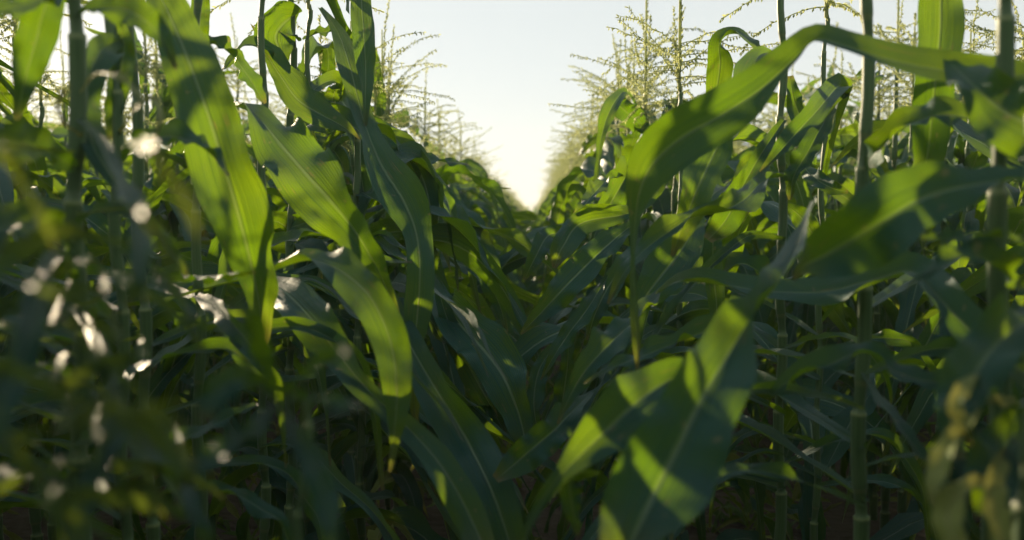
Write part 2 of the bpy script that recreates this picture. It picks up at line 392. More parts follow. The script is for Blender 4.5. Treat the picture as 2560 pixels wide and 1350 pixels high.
#HERO_MARK
# ------------------------------------------------------------------ the traced plants nearest the camera
def catmull(K, n):
    K = np.asarray(K, float); seg = np.linalg.norm(np.diff(K[:, :2], axis=0), axis=1) + 25; t = np.concatenate([[0], np.cumsum(seg)]); t /= t[-1]
    # resample with a cubic Hermite (finite differences)
    m = np.zeros_like(K); m[1:-1] = (K[2:] - K[:-2]) / (t[2:] - t[:-2])[:, None]; m[0] = (K[1] - K[0]) / (t[1] - t[0]); m[-1] = (K[-1] - K[-2]) / (t[-1] - t[-2])
    q = np.linspace(0, 1, n); i = np.clip(np.searchsorted(t, q, 'right') - 1, 0, len(t) - 2); h = (t[i + 1] - t[i]); x = (q - t[i]) / h
    h00 = 2 * x ** 3 - 3 * x ** 2 + 1; h10 = x ** 3 - 2 * x ** 2 + x; h01 = -2 * x ** 3 + 3 * x ** 2; h11 = x ** 3 - x ** 2
    return h00[:, None] * K[i] + (h10 * h)[:, None] * m[i] + h01[:, None] * K[i + 1] + (h11 * h)[:, None] * m[i + 1]
def traced_leaf(K, seed=0, fold=0.45, ruffle=0.36, n=44, mu=8, curl=0.0):
    """K: stations (px, py, depth m, half width px, turn deg); turn 0 faces the camera, 90 is edge-on."""
    Q = catmull(K, n); C = np.array([P(*q[:3]) for q in Q]); T = norm(np.gradient(C, axis=0))
    Vw = norm(CL - C); S0 = norm(np.cross(T, Vw)); V0 = np.cross(S0, T); a = np.radians(Q[:, 4]); dx, dy = K[-1][0] - K[0][0], K[-1][1] - K[0][1]
    if dx < 0 and abs(dx) > .35 * abs(dy): a = -a            # so that a positive turn shows the upper face whichever way the blade runs
    S = S0 * np.cos(a)[:, None] + V0 * np.sin(a)[:, None]
    W = np.maximum(Q[:, 3], 1.0) / F * Q[:, 2]
    return ribbon(C, S, W, fold, mu, ruffle, seed, curl)

# plants: key -> (pixel x of the stalk at the horizon, depth, top height, label)
HP = {
 'a': (190, 1.02, 1.75, 0.013, "maize plant with thick dark blurred stalk at the far left edge of the photo"),
 'b': (300, 1.20, 1.72, 0.010, "blurred maize plant with hanging green leaf where the low sun breaks through"),
 'c': (372, 1.36, 1.72, 0.011, "maize plant bearing the broad blue green leaf whose lower half glows yellow"),
 'd': (482, 1.55, 1.70, 0.011, "maize plant standing behind the large yellow glowing leaf on the left"),
 'e': (648, 1.84, 1.5, 0.011, "maize plant bearing the large drooping leaf with a pale midrib left of the gap"),
 'f': (716, 2.02, 1.62, 0.0115, "tall maize plant with pale green bare stalk left of the gap, topmost leaf folded over"),
 'g': (757, 2.20, 1.52, 0.010, "maize plant with thin upper stalk just right of the tall pale stalk"),
 'h': (900, 2.05, 1.74, 0.010, "maize plant leaning into the gap with one upright glowing leaf and one long hanging leaf"),
 'i': (965, 3.25, 1.42, 0.010, "maize plant with short stalk showing behind the long hanging leaf left of the gap"),
 'y': (690, 0.66, 0.93, 0.006, "young blurred maize shoot with pointed leaves spreading close to the lens at lower left"),
 'k': (1610, 3.05, 1.36, 0.010, "slim maize plant with a bent blue leaf below its tassel right of the gap"),
 'l': (1712, 2.35, 1.36, 0.010, "maize plant with dense golden tassel and a folded yellow glowing leaf right of the gap"),
 'm': (1962, 1.72, 1.55, 0.0115, "maize plant with stout upright stalk behind the big arching leaf on the right"),
 'n': (2050, 1.95, 1.45, 0.009, "maize plant with slender stalk and yellow collar between two stout stalks on the right"),
 'o': (2164, 1.25, 1.80, 0.0120, "maize plant with thick blurred green stalk and long arching leaf on the right"),
 'q': (2520, 0.95, 1.75, 0.0125, "maize plant at the right edge with broad dark leaves reaching in front of the lens"),
}
HL = []   # (plant, [stations], kwargs)
def leaf(pl, *K, dry=0, **kw): HL.append((pl, K, kw, dry))  # dry picks the material; the withered one doubles as painted sunlight
# --- left side
leaf('c', (372,-60,1.3,10,0),(410,10,1.28,48,10),(455,110,1.26,62,15),(505,240,1.25,72,10),(548,370,1.25,82,-5),(580,480,1.25,88,-5),(610,590,1.26,74,5),(632,680,1.28,52,15),(650,770,1.3,40,20),(660,860,1.32,10,30), fold=0.36, ruffle=0.26)
leaf('e', (560,268,1.75,12,60),(600,270,1.65,20,60),(650,300,1.58,42,40),(705,365,1.52,72,15),(770,440,1.48,84,5),(835,510,1.46,80,-5),(890,580,1.46,58,-15),(935,655,1.47,30,-20),(975,740,1.5,14,-10),(1000,800,1.5,4,0), fold=0.42, ruffle=0.29)
leaf('h', (905,-120,1.9,20,0),(904,0,1.85,28,0),(910,90,1.8,30,0),(914,180,1.78,24,10),(913,260,1.76,13,30),(911,330,1.75,4,40), fold=0.33, ruffle=0.10)
leaf('h', (800,20,2.05,6,20),(842,75,1.95,16,20),(870,150,1.85,30,10),(893,240,1.8,26,20),(915,320,1.75,30,35),(955,415,1.7,50,15),(1008,500,1.66,64,5),(1040,580,1.64,42,10),(1050,660,1.62,36,0),(1046,760,1.62,38,0),(1036,870,1.62,26,0),(1035,980,1.62,18,10),(1040,1075,1.63,3,0), fold=0.39, ruffle=0.26)
leaf('g', (940,318,2.3,10,20),(1000,362,2.3,34,10),(1052,435,2.3,36,0),(1075,515,2.3,22,0),(1080,600,2.3,10,20), fold=0.33, ruffle=0.29)
leaf('e', (655,690,1.6,14,30),(720,735,1.5,48,20),(790,810,1.42,60,10),(850,890,1.36,44,0),(920,975,1.3,34,-20),(1010,1060,1.25,30,-10),(1100,1160,1.2,40,0),(1170,1280,1.18,44,0),(1230,1420,1.15,36,0), fold=0.39)
leaf('d', (650,705,1.4,10,60),(700,672,1.35,30,60),(780,652,1.3,40,50),(860,682,1.25,52,30),(930,748,1.2,56,10),(978,860,1.18,48,0),(992,980,1.17,36,0),(985,1090,1.17,20,10),(975,1180,1.17,4,0), fold=0.45)
leaf('g', (925,640,1.75,8,20),(960,715,1.68,16,10),(1000,810,1.62,34,0),(1055,915,1.56,44,-5),(1115,1010,1.5,56,-10),(1175,1115,1.45,62,-5),(1230,1230,1.4,58,0),(1275,1360,1.38,44,0),(1300,1460,1.36,20,0), fold=0.39)
leaf('h', (1058,670,2.2,8,20),(1090,735,2.1,34,20),(1145,805,2.0,58,10),(1205,870,1.95,74,5),(1258,940,1.9,62,0),(1292,1020,1.88,46,-10),(1310,1085,1.87,30,-15),(1318,1140,1.86,4,-10), fold=0.42)
leaf('i', (1190,805,2.6,8,20),(1245,820,2.5,24,30),(1295,855,2.45,26,10),(1325,905,2.4,18,0),(1348,965,2.4,3,0), fold=0.39)
leaf('i', (1105,470,3.0,6,30),(1130,530,2.9,24,10),(1165,595,2.8,34,0),(1205,655,2.75,30,-10),(1245,715,2.7,12,-10),(1270,760,2.7,2,0))
leaf('i', (1060,600,2.6,10,60),(1110,600,2.5,22,50),(1165,630,2.45,36,20),(1212,690,2.4,32,10),(1248,760,2.4,16,0),(1268,835,2.4,3,0))
leaf('g', (1090,690,2.0,8,20),(1112,780,2.0,20,10),(1150,870,2.0,34,0),(1190,950,2.0,34,0),(1235,1030,2.0,18,0),(1265,1090,2.0,4,0), fold=0.33)
leaf('a', (150,-60,1.0,20,0),(112,20,1.0,48,5),(88,110,1.0,48,0),(62,200,1.0,32,0),(42,300,1.0,6,0), fold=0.27, ruffle=0.26)
leaf('a', (180,-30,1.0,16,60),(110,5,.9,30,50),(30,20,.85,36,40),(-60,40,.8,30,40))
leaf('a', (185,420,1.0,14,30),(110,375,.92,44,20),(30,355,.85,62,10),(-60,380,.8,66,10),(-160,430,.75,40,10), fold=0.52)
leaf('b', (302,60,1.2,12,10),(310,120,1.2,26,0),(298,200,1.2,30,0),(284,280,1.2,22,10),(272,350,1.2,5,0), fold=0.27)
leaf('b', (300,100,1.2,14,30),(250,130,1.1,40,20),(215,230,1.05,40,10),(225,340,1.02,34,20),(270,430,1.0,30,10),(330,500,1.0,10,0))
leaf('a', (190,40,1.0,10,60),(240,20,.98,30,50),(330,30,.95,44,20),(400,90,.95,30,10),(440,170,.95,6,10))
leaf('b', (305,400,1.2,12,30),(370,350,1.15,30,40),(450,345,1.1,36,50),(520,380,1.08,30,60),(570,440,1.07,8,60))
leaf('a', (195,560,1.0,12,40),(260,520,.95,18,50),(340,540,.92,24,30),(410,600,.9,20,20),(470,690,.9,6,20))
leaf('a', (180,620,1.0,16,30),(110,560,.9,44,20),(30,560,.82,56,20),(-70,620,.76,50,10))
leaf('d', (485,150,1.55,10,40),(530,110,1.6,22,50),(575,135,1.62,28,60),(620,190,1.64,30,50),(660,260,1.65,10,40))
leaf('e', (520,215,2.0,6,60),(565,165,1.98,14,65),(610,112,1.96,16,60),(650,120,1.94,30,45),(700,190,1.92,44,25),(745,250,1.9,48,20),(800,285,1.9,42,30),(860,318,1.9,18,40),(900,350,1.9,3,40), fold=0.45)
leaf('d', (505,-60,1.7,22,0),(502,20,1.7,24,0),(497,100,1.7,22,0),(490,170,1.7,10,0), fold=0.27)
leaf('f', (748,32,2.0,8,60),(718,50,1.97,56,45),(690,88,1.95,56,8),(701,132,1.94,34,0),(712,180,1.94,3,0), fold=0.39, ruffle=0.10)
leaf('g', (757,100,2.2,8,60),(800,82,2.2,16,60),(845,80,2.2,18,60),(890,84,2.2,10,60))
leaf('g', (757,320,2.2,10,30),(800,298,2.1,34,20),(850,300,2.05,38,10),(900,330,2.0,20,30),(960,400,1.98,4,30))
leaf('f', (722,300,2.02,8,30),(790,220,2.2,20,30),(840,205,2.3,26,20),(810,330,2.3,26,20),(850,400,2.3,20,20),(870,460,2.3,4,20))
leaf('f', (722,570,2.02,10,10),(770,555,1.95,26,15),(815,545,1.9,26,10),(860,570,1.9,6,10), fold=0.29)
leaf('h', (905,595,2.3,16,0),(950,585,2.3,36,0),(1010,580,2.3,30,0),(1060,610,2.3,4,0), fold=0.24)
leaf('f', (760,480,2.3,8,60),(850,440,2.15,16,60),(905,480,2.05,22,60),(960,512,2.0,16,55),(1000,530,2.0,3,50))
leaf('e', (655,620,1.8,10,50),(720,600,1.7,26,60),(800,590,1.65,30,65),(880,620,1.6,22,60),(960,650,1.6,14,60),(1030,655,1.6,3,60))
leaf('c', (380,700,1.3,14,50),(450,690,1.2,18,-55),(530,690,1.15,20,-60),(600,680,1.1,14,-60),(640,680,1.1,4,-60))
leaf('d', (490,740,1.4,12,30),(540,770,1.3,24,-10),(600,830,1.22,30,-20),(650,900,1.18,24,-20),(690,960,1.16,4,10))
leaf('c', (372,900,1.25,12,40),(300,960,1.1,26,60),(220,1020,1.0,24,60),(140,1090,.95,10,60))
leaf('b', (290,800,1.2,14,40),(210,760,1.05,34,50),(110,760,.95,36,60),(10,790,.9,20,60),(-50,810,.88,4,60))
leaf('a', (190,960,1.0,20,30),(120,920,.85,26,50),(40,960,.75,32,50),(-40,1040,.7,30,50),(-90,1100,.68,10,50))
leaf('a', (200,1100,.95,20,30),(280,1090,.8,30,60),(390,1160,.7,40,60),(470,1260,.66,36,50),(520,1400,.64,16,40))
leaf('c', (640,1010,1.2,10,40),(540,1060,1.15,22,60),(430,1110,1.1,26,60),(330,1160,1.1,22,60),(250,1190,1.1,4,60))
# close to the lens on the left
leaf('a', (185,700,1.0,16,40),(150,640,.75,20,40),(110,700,.6,34,20),(80,820,.52,44,10),(30,960,.48,40,0),(-30,1100,.45,30,0),(-60,1200,.44,10,0))
leaf('a', (200,300,1.0,12,30),(240,340,.8,14,20),(290,430,.66,26,40),(330,520,.58,34,50),(350,620,.54,34,40),(340,700,.52,24,20),(320,770,.52,6,0))
leaf('a', (180,760,1.0,14,40),(230,840,.75,22,30),(270,960,.6,34,40),(260,1100,.52,40,30),(210,1250,.48,34,20),(150,1400,.46,20,0))
leaf('a', (170,1200,1.0,16,30),(60,1180,.7,34,50),(-40,1260,.55,54,50),(-100,1400,.5,50,40))
leaf('b', (300,620,1.2,10,-40),(360,640,.9,16,-50),(430,720,.72,22,-40),(500,800,.62,20,-50),(560,830,.58,6,-60))
leaf('y', (690,1000,.62,5,60),(740,960,.58,14,40),(790,915,.54,22,30),(840,885,.52,22,30),(885,870,.5,6,30))
leaf('y', (690,1000,.62,5,60),(750,1000,.57,20,50),(820,1008,.53,26,50),(880,1018,.51,18,40),(915,1025,.5,4,40))
leaf('y', (690,1000,.62,5,40),(640,955,.58,22,20),(590,950,.55,40,10),(540,990,.53,42,10),(510,1050,.52,16,10))
leaf('y', (690,1000,.62,5,40),(650,1060,.58,22,20),(580,1110,.54,32,30),(510,1160,.51,30,30),(450,1220,.5,8,30))
leaf('y', (690,1010,.62,5,40),(730,1070,.58,20,20),(775,1150,.54,30,10),(815,1250,.52,36,0),(830,1350,.5,24,0),(825,1430,.5,6,0))
leaf('y', (690,990,.62,5,40),(660,900,.6,26,10),(640,820,.57,30,0),(600,770,.55,18,20),(570,760,.55,4,20))
for i_ in range(34):          # small slack leaves and tips crowding the lens at the left
    q_ = np.random.default_rng(300 + i_); cx_, cy_ = q_.uniform(-60, 420), q_.uniform(380, 1330); a_ = q_.uniform(-1.0, 1.0) + (3.14 if q_.random() < .5 else 0); dn = q_.uniform(.36, .7); wn = q_.uniform(9, 24); l_ = q_.uniform(90, 210); tn = q_.uniform(-16, 16)
    st_ = (190 if cx_ < 250 else 302); pl_ = 'a' if cx_ < 250 else 'b'; d_ = 1.0 if pl_ == 'a' else 1.2
    leaf(pl_, (st_, cy_ - 60, d_, 5, 60), (.5 * st_ + .5 * (cx_ - l_ * math.cos(a_)), cy_ - 70, .5 * (d_ + dn), 8, 60), (cx_ - l_ * math.cos(a_) * .6, cy_ - l_ * math.sin(a_) * .6, dn, wn * .8, tn), (cx_, cy_, dn, wn, tn), (cx_ + l_ * math.cos(a_) * .6, cy_ + l_ * math.sin(a_) * .6 + 20, dn * .97, wn * .8, tn), (cx_ + l_ * math.cos(a_), cy_ + l_ * math.sin(a_) + 60, dn * .96, 2, tn), n=26, mu=4, dry=2)
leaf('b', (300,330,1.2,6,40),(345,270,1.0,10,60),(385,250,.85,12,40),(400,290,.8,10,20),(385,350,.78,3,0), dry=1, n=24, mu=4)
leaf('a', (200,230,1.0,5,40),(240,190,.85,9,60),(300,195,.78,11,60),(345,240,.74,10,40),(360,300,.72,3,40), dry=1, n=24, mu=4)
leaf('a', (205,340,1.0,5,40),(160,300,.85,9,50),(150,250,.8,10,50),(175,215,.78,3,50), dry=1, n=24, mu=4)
# --- right side
leaf('q', (2540,1000,.9,10,30),(2460,1010,.72,24,40),(2420,1060,.68,22,40),(2370,1120,.64,30,20),(2340,1190,.62,26,30),(2330,1260,.61,8,40), dry=1)  # this and the next three: sunlit growth, the sunlight put into the pale colour
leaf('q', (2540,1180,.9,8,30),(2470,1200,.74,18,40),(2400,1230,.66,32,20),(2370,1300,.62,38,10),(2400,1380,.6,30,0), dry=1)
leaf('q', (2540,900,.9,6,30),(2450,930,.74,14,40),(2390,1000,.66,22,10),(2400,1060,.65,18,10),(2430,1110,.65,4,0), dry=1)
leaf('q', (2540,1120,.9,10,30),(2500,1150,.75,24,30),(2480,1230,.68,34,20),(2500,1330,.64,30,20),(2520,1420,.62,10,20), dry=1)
leaf('q', (2640,190,.95,30,30),(2500,186,.98,44,32),(2360,176,1.0,48,30),(2230,152,1.03,48,34),(2120,118,1.06,44,36),(2040,100,1.1,44,45),(1985,150,1.12,56,42),(1900,225,1.14,62,30),(1800,290,1.16,70,12),(1710,340,1.18,76,5),(1640,400,1.2,66,0),(1602,470,1.21,40,0),(1588,550,1.22,18,30),(1583,650,1.22,10,60),(1586,760,1.22,14,70),(1592,850,1.22,12,40),(1594,940,1.22,3,0), fold=.38, ruffle=0.22, n=80)
leaf('q', (2660,440,.85,30,50),(2540,450,.85,52,50),(2420,465,.86,60,45),(2320,490,.87,84,20),(2220,545,.88,108,0),(2130,600,.9,96,0),(2060,640,.92,62,10),(2005,668,.94,20,30),(1985,700,.95,5,40), fold=0.39, ruffle=0.22, n=60)
leaf('o', (2035,500,1.12,8,50),(2005,570,1.08,20,55),(1985,635,1.03,34,58),(1950,700,.98,56,50),(1890,780,.93,62,34),(1825,880,.88,83,14),(1750,1005,.83,109,-6),(1685,1135,.80,120,-12),(1618,1270,.775,118,-4),(1545,1430,.76,93,6), fold=0.62, ruffle=0.31, n=80, mu=10)
leaf('m', (1790,880,1.05,8,30),(1700,935,1.0,36,30),(1620,985,.96,78,15),(1545,1050,.94,82,5),(1475,1115,.93,52,0),(1405,1185,.92,24,10),(1350,1260,.92,16,20),(1310,1350,.92,12,20),(1280,1440,.92,5,0), fold=0.45, ruffle=0.29)
leaf('l', (1785,330,2.0,10,10),(1790,240,2.0,26,0),(1800,160,1.95,34,0),(1800,100,1.9,24,40),(1840,85,1.85,22,65),(1880,110,1.8,24,60),(1920,140,1.8,5,50), fold=0.29, ruffle=0.10)
leaf('m', (1960,170,1.7,10,60),(1905,135,1.6,26,55),(1868,200,1.55,44,30),(1830,290,1.52,54,15),(1785,385,1.5,58,10),(1740,480,1.49,50,0),(1705,570,1.49,30,0),(1680,640,1.5,6,0), fold=0.62, ruffle=0.26)
leaf('m', (1960,300,1.7,10,10),(1900,390,1.66,22,0),(1855,470,1.63,34,0),(1815,550,1.62,36,0),(1770,600,1.62,14,0), fold=0.45)
leaf('m', (1965,440,1.7,10,40),(1910,452,1.6,22,50),(1860,500,1.5,36,45),(1800,530,1.46,34,40),(1730,545,1.42,34,50),(1660,588,1.4,32,40),(1600,635,1.38,26,30),(1555,690,1.37,16,20),(1520,760,1.37,4,0), fold=0.62)
leaf('l', (1750,540,1.8,14,20),(1700,630,1.75,54,0),(1640,705,1.72,52,0),(1596,770,1.7,16,10),(1585,810,1.7,3,0), fold=0.33)
leaf('m', (1800,900,1.7,6,0),(1790,740,1.7,22,0),(1782,640,1.7,26,0),(1790,560,1.7,20,0),(1830,500,1.7,8,0), fold=0.27)
leaf('o', (2160,420,1.25,12,50),(2190,380,1.2,34,30),(2250,325,1.15,44,40),(2330,292,1.12,46,45),(2400,290,1.1,36,50),(2460,310,1.1,6,50), fold=0.58, ruffle=0.29)
leaf('q', (2370,150,1.0,14,40),(2430,210,.95,56,20),(2500,270,.92,84,10),(2590,320,.9,92,10),(2700,370,.88,60,10), fold=0.39)
leaf('q', (2350,-120,1.3,30,0),(2352,-10,1.3,54,0),(2350,80,1.3,56,0),(2340,180,1.3,50,0),(2330,290,1.32,48,5),(2320,380,1.34,40,10),(2300,460,1.35,8,20), fold=0.29, ruffle=0.22)
leaf('n', (2052,470,1.9,8,30),(2085,300,1.75,16,40),(2100,215,1.7,34,30),(2040,280,1.6,28,35),(1985,340,1.58,34,20),(1935,395,1.57,16,20),(1900,430,1.57,3,20))
leaf('n', (2120,230,1.7,10,30),(2070,290,1.65,28,40),(2020,380,1.63,30,30),(1985,440,1.63,26,20),(1975,500,1.63,5,20))
leaf('n', (2050,360,1.9,8,10),(2020,330,1.85,24,0),(1985,250,1.85,24,0),(1975,190,1.85,8,0))
leaf('m', (1965,450,1.75,8,20),(1920,440,1.8,24,20),(1880,410,1.85,26,10),(1850,440,1.85,16,10),(1840,470,1.85,3,10), fold=0.27)
leaf('n', (2000,400,1.9,6,20),(2030,440,1.85,22,10),(2080,470,1.8,18,10),(2120,480,1.8,4,10), fold=0.27)
leaf('n', (1960,510,1.9,6,0),(2000,540,1.9,26,0),(2040,600,1.9,22,0),(2060,660,1.9,5,0), fold=0.27)
leaf('l', (1640,735,1.5,6,60),(1700,705,1.42,30,60),(1800,712,1.36,38,55),(1920,728,1.3,40,55),(2060,730,1.25,44,50),(2180,700,1.2,50,40),(2280,680,1.15,52,40),(2340,740,1.1,58,30),(2430,830,1.05,62,20),(2540,920,1.0,62,20),(2650,990,.98,40,20), fold=0.52, n=60)
leaf('n', (2170,640,1.9,6,20),(2060,700,1.7,20,40),(1960,720,1.62,24,40),(1860,660,1.6,34,60),(1800,690,1.6,6,60))
leaf('o', (1930,985,1.1,10,40),(1985,945,1.08,34,50),(2070,915,1.05,46,45),(2160,880,1.02,34,50),(2240,930,1.0,36,50),(2330,955,.98,28,55),(2430,940,.96,20,50),(2500,935,.95,4,50))
leaf('o', (2150,930,1.2,10,60),(2215,1020,1.1,18,50),(2280,1110,1.04,20,40),(2340,1190,1.0,22,40),(2420,1300,.98,16,40),(2470,1390,.97,5,40))
leaf('l', (1590,555,2.1,6,20),(1545,590,2.05,26,20),(1480,650,2.0,42,10),(1410,720,1.97,38,5),(1350,785,1.95,26,0),(1302,835,1.95,3,0), fold=0.39)
leaf('k', (1605,600,2.3,8,10),(1570,650,2.2,26,10),(1525,710,2.15,30,0),(1490,780,2.1,22,0),(1468,850,2.1,4,0))
leaf('m', (1680,700,1.6,8,50),(1610,780,1.5,28,50),(1530,855,1.43,48,35),(1465,925,1.4,34,20),(1420,1000,1.39,14,10),(1395,1060,1.39,3,10), fold=0.52)
leaf('o', (1840,800,1.3,30,20),(1790,820,1.3,42,20),(1710,850,1.3,32,50),(1620,885,1.3,30,55),(1530,920,1.3,16,50),(1460,960,1.3,3,50), fold=0.52)
leaf('k', (1520,690,2.0,6,30),(1470,770,1.95,24,30),(1425,830,1.92,24,20),(1385,890,1.9,16,10),(1352,950,1.9,3,0), fold=0.52)
leaf('k', (1608,365,2.9,8,40),(1590,400,2.8,30,30),(1555,460,2.7,38,15),(1515,530,2.65,28,10),(1485,590,2.6,8,10),(1470,620,2.6,2,0), fold=0.58)
leaf('k', (1612,330,3.05,6,10),(1590,300,3.0,30,5),(1555,270,2.95,30,5),(1535,240,2.95,12,20), fold=0.33)
leaf('k', (1600,285,3.05,6,60),(1565,230,2.95,12,60),(1540,250,2.9,22,20),(1515,300,2.88,20,10),(1500,360,2.87,9,20),(1494,420,2.87,7,20),(1482,490,2.87,2,0), fold=0.33)
leaf('k', (1560,440,2.7,6,50),(1520,450,2.6,18,50),(1480,490,2.5,22,40),(1440,540,2.45,8,30), fold=0.52)
leaf('l', (1720,360,2.35,8,20),(1600,520,2.4,20,20),(1450,560,2.45,40,5),(1405,620,2.4,30,5),(1385,670,2.4,5,5), fold=0.39)
leaf('i', (1415,580,2.6,10,20),(1370,590,2.55,24,10),(1340,640,2.5,22,0),(1310,700,2.5,4,0), fold=0.33)
leaf('m', (1480,980,1.5,6,20),(1440,1020,1.45,30,20),(1380,1080,1.4,44,10),(1310,1140,1.38,44,5),(1240,1200,1.37,14,5), fold=0.45)
leaf('k', (1420,830,2.1,8,0),(1420,900,2.1,24,0),(1410,980,2.1,26,0),(1400,1060,2.1,10,0), fold=0.52)
leaf('l', (1400,850,2.0,6,0),(1350,920,1.95,24,0),(1335,1000,1.92,26,0),(1345,1090,1.9,6,0), fold=0.52)
leaf('o', (1500,1180,1.0,6,20),(1430,1190,1.0,26,40),(1430,1260,1.0,26,0),(1445,1340,1.0,5,0), fold=0.39)
leaf('q', (2560,600,.9,14,55),(2450,590,.85,24,65),(2350,600,.85,26,65),(2280,590,.85,5,60))
leaf('q', (2560,720,.9,14,40),(2480,660,.85,50,40),(2400,640,.83,40,50),(2310,690,.82,12,50),(2260,730,.82,3,50))
leaf('q', (2620,760,.9,20,30),(2540,820,.8,70,20),(2460,900,.74,80,10),(2400,1020,.7,60,10),(2400,1150,.68,20,10), fold=0.45)
leaf('q', (2600,1060,.9,20,30),(2520,1100,.8,70,20),(2500,1220,.74,80,10),(2520,1350,.7,60,10), fold=0.45)

# side leaves of the same plants that cross in front of the stalks low down
r_ = np.random.default_rng(77)
for pl, n_ in (('a', 6), ('b', 6), ('c', 6), ('d', 5), ('e', 4), ('f', 3), ('g', 3), ('i', 2), ('m', 5), ('n', 3), ('o', 4), ('q', 3), ('l', 4), ('k', 3)):
    x0, d0 = HP[pl][0], HP[pl][1]
    for i in range(n_):
        y0 = 700 + (i + r_.uniform(0, .9)) * (620 / n_); sg = -1 if pl in 'ab' or r_.random() < .5 else 1
        ln = r_.uniform(.34, .60) / d0 * F; rise = r_.uniform(.10, .28) * ln; dd = r_.uniform(.15, .6) * min(1.3, d0); wd = r_.uniform(.010, .020) / d0 * F
        tn = r_.uniform(25, 68); tw = r_.uniform(-40, 40); K = []
        for q in np.linspace(0, 1, 8):
            x = x0 + sg * ln * (q * .95 - .25 * q ** 3); y = y0 - rise * math.sin(q * 2.2) * 1.3 + r_.uniform(.25, .8) * ln * .9 * q ** 3
            K.append((x, y, d0 + dd * math.sin(q * 1.9), max(3, wd * (0.35 + .65 * math.sin(min(1, q * 1.6) * 1.57)) * (1 if q < .6 else math.cos((q - .6) / .4 * 1.45))), tn + tw * q))
        K = np.array(K)
        g_ = in_gap(K[:, 0], K[:, 1] - 40); 
        if g_.any(): continue
        HL.append((pl, [tuple(k) for k in K], dict(fold=0.52, ruffle=0.30), 0))
# narrow twisted blades that slope from both rows down into the bottom of the gap
for pl, n_ in (('e', 3), ('g', 5), ('h', 4), ('i', 6), ('m', 3), ('l', 6), ('k', 8)):
    x0, d0 = HP[pl][0], HP[pl][1]; left = x0 < 1300
    for i in range(n_):
        sy = 560 + (i + r_.uniform(0, 1)) * (560 / n_); sx = x0 + (70 if left else -40) * r_.uniform(.2, 1)
        ex = 1335 + r_.normal(0, 70) + (-60 if left else 60) ; ey = sy + r_.uniform(.5, 1.0) * abs(ex - sx) + r_.uniform(60, 200)
        de = max(1.25, d0 + r_.uniform(-1.1, -.1)); w0 = r_.uniform(.011, .020) / d0 * F; tn = r_.uniform(-10, 60); tw = r_.uniform(-110, 110); bow = r_.uniform(20, 110); K = [(x0, sy + 30, d0, 4, tn)]
        for q in np.linspace(.12, 1, 8):
            K.append((sx + (ex - sx) * q + r_.normal(0, 7), sy + (ey - sy) * q ** 1.25 - bow * math.sin(q * 3.14) * .6, d0 + (de - d0) * q, max(2, w0 * math.sin(min(1, .3 + q * 1.4) * 1.57) * (1 if q < .5 else math.cos((q - .5) / .5 * 1.5))), tn + tw * q))
        K_ = np.array(K)
        if not in_gap(K_[:, 0], K_[:, 1] - 30).any(): HL.append((pl, K, dict(fold=0.62, ruffle=0.36), 0))
for pl, n_ in (('c', 3), ('d', 3), ('m', 4), ('n', 3), ('o', 4), ('l', 2)):
    x0, d0 = HP[pl][0], HP[pl][1]
    for i in range(n_):
        y0 = 860 + (i + r_.uniform(0, .9)) * (460 / n_); sg = -1 if i % 2 else 1
        ln = r_.uniform(.26, .45) / d0 * F; rise = r_.uniform(.05, .2) * ln; wd = r_.uniform(.010, .018) / d0 * F; tn = r_.uniform(30, 66); K = []
        for q in np.linspace(0, 1, 8):
            K.append((x0 + sg * ln * (q - .3 * q ** 3), y0 - rise * math.sin(q * 2.2) * 1.3 + r_.uniform(.5, .7) * ln * q ** 3, d0 - .05 - .12 * math.sin(q * 2.5), max(3, wd * (0.35 + .65 * math.sin(min(1, q * 1.6) * 1.57)) * (1 if q < .6 else math.cos((q - .6) / .4 * 1.45))), tn - 30 * q))
        HL.append((pl, K, dict(fold=0.58, ruffle=0.36), 0))
HERO = {}
for key, (hx, hd, top, rad, lab) in HP.items():
    wp = P(hx, 545, hd); o = empty("maize_plant", (wp[0], wp[1], 0)); tag(o, lab, "maize plant")
    nn = 12; zs = np.linspace(.12, top - .05, nn) + rng.uniform(-.02, .02, nn)
    lx, ly = rng.uniform(-.025, .025, 2); (st, C) = stalk_piece(top, zs, r0=rad * 0.86, r1=rad * .42, lean=(lx, ly))
    mb = MB().add(st)
    mesh_obj("stalk", mb.build("stalk", [M_STALK]), o)
    HERO[key] = (o, zs, C, wp, top)
LEAFOBJ = []
for i, (pl, K, kw, dry) in enumerate(HL):
    o, zs, C, wp, top = HERO[pl]
    v, q, uv = traced_leaf(K, seed=100 + i, **kw)
    v = v - np.array([wp[0], wp[1], 0])
    lo = mesh_obj("leaf", MB().add((v, q, uv)).build("leaf", [(M_LEAF, M_DRY_SUNLIT, M_WEED)[dry]]), o)
    if dry == 1: lo["label"] = "yellowish leaf"

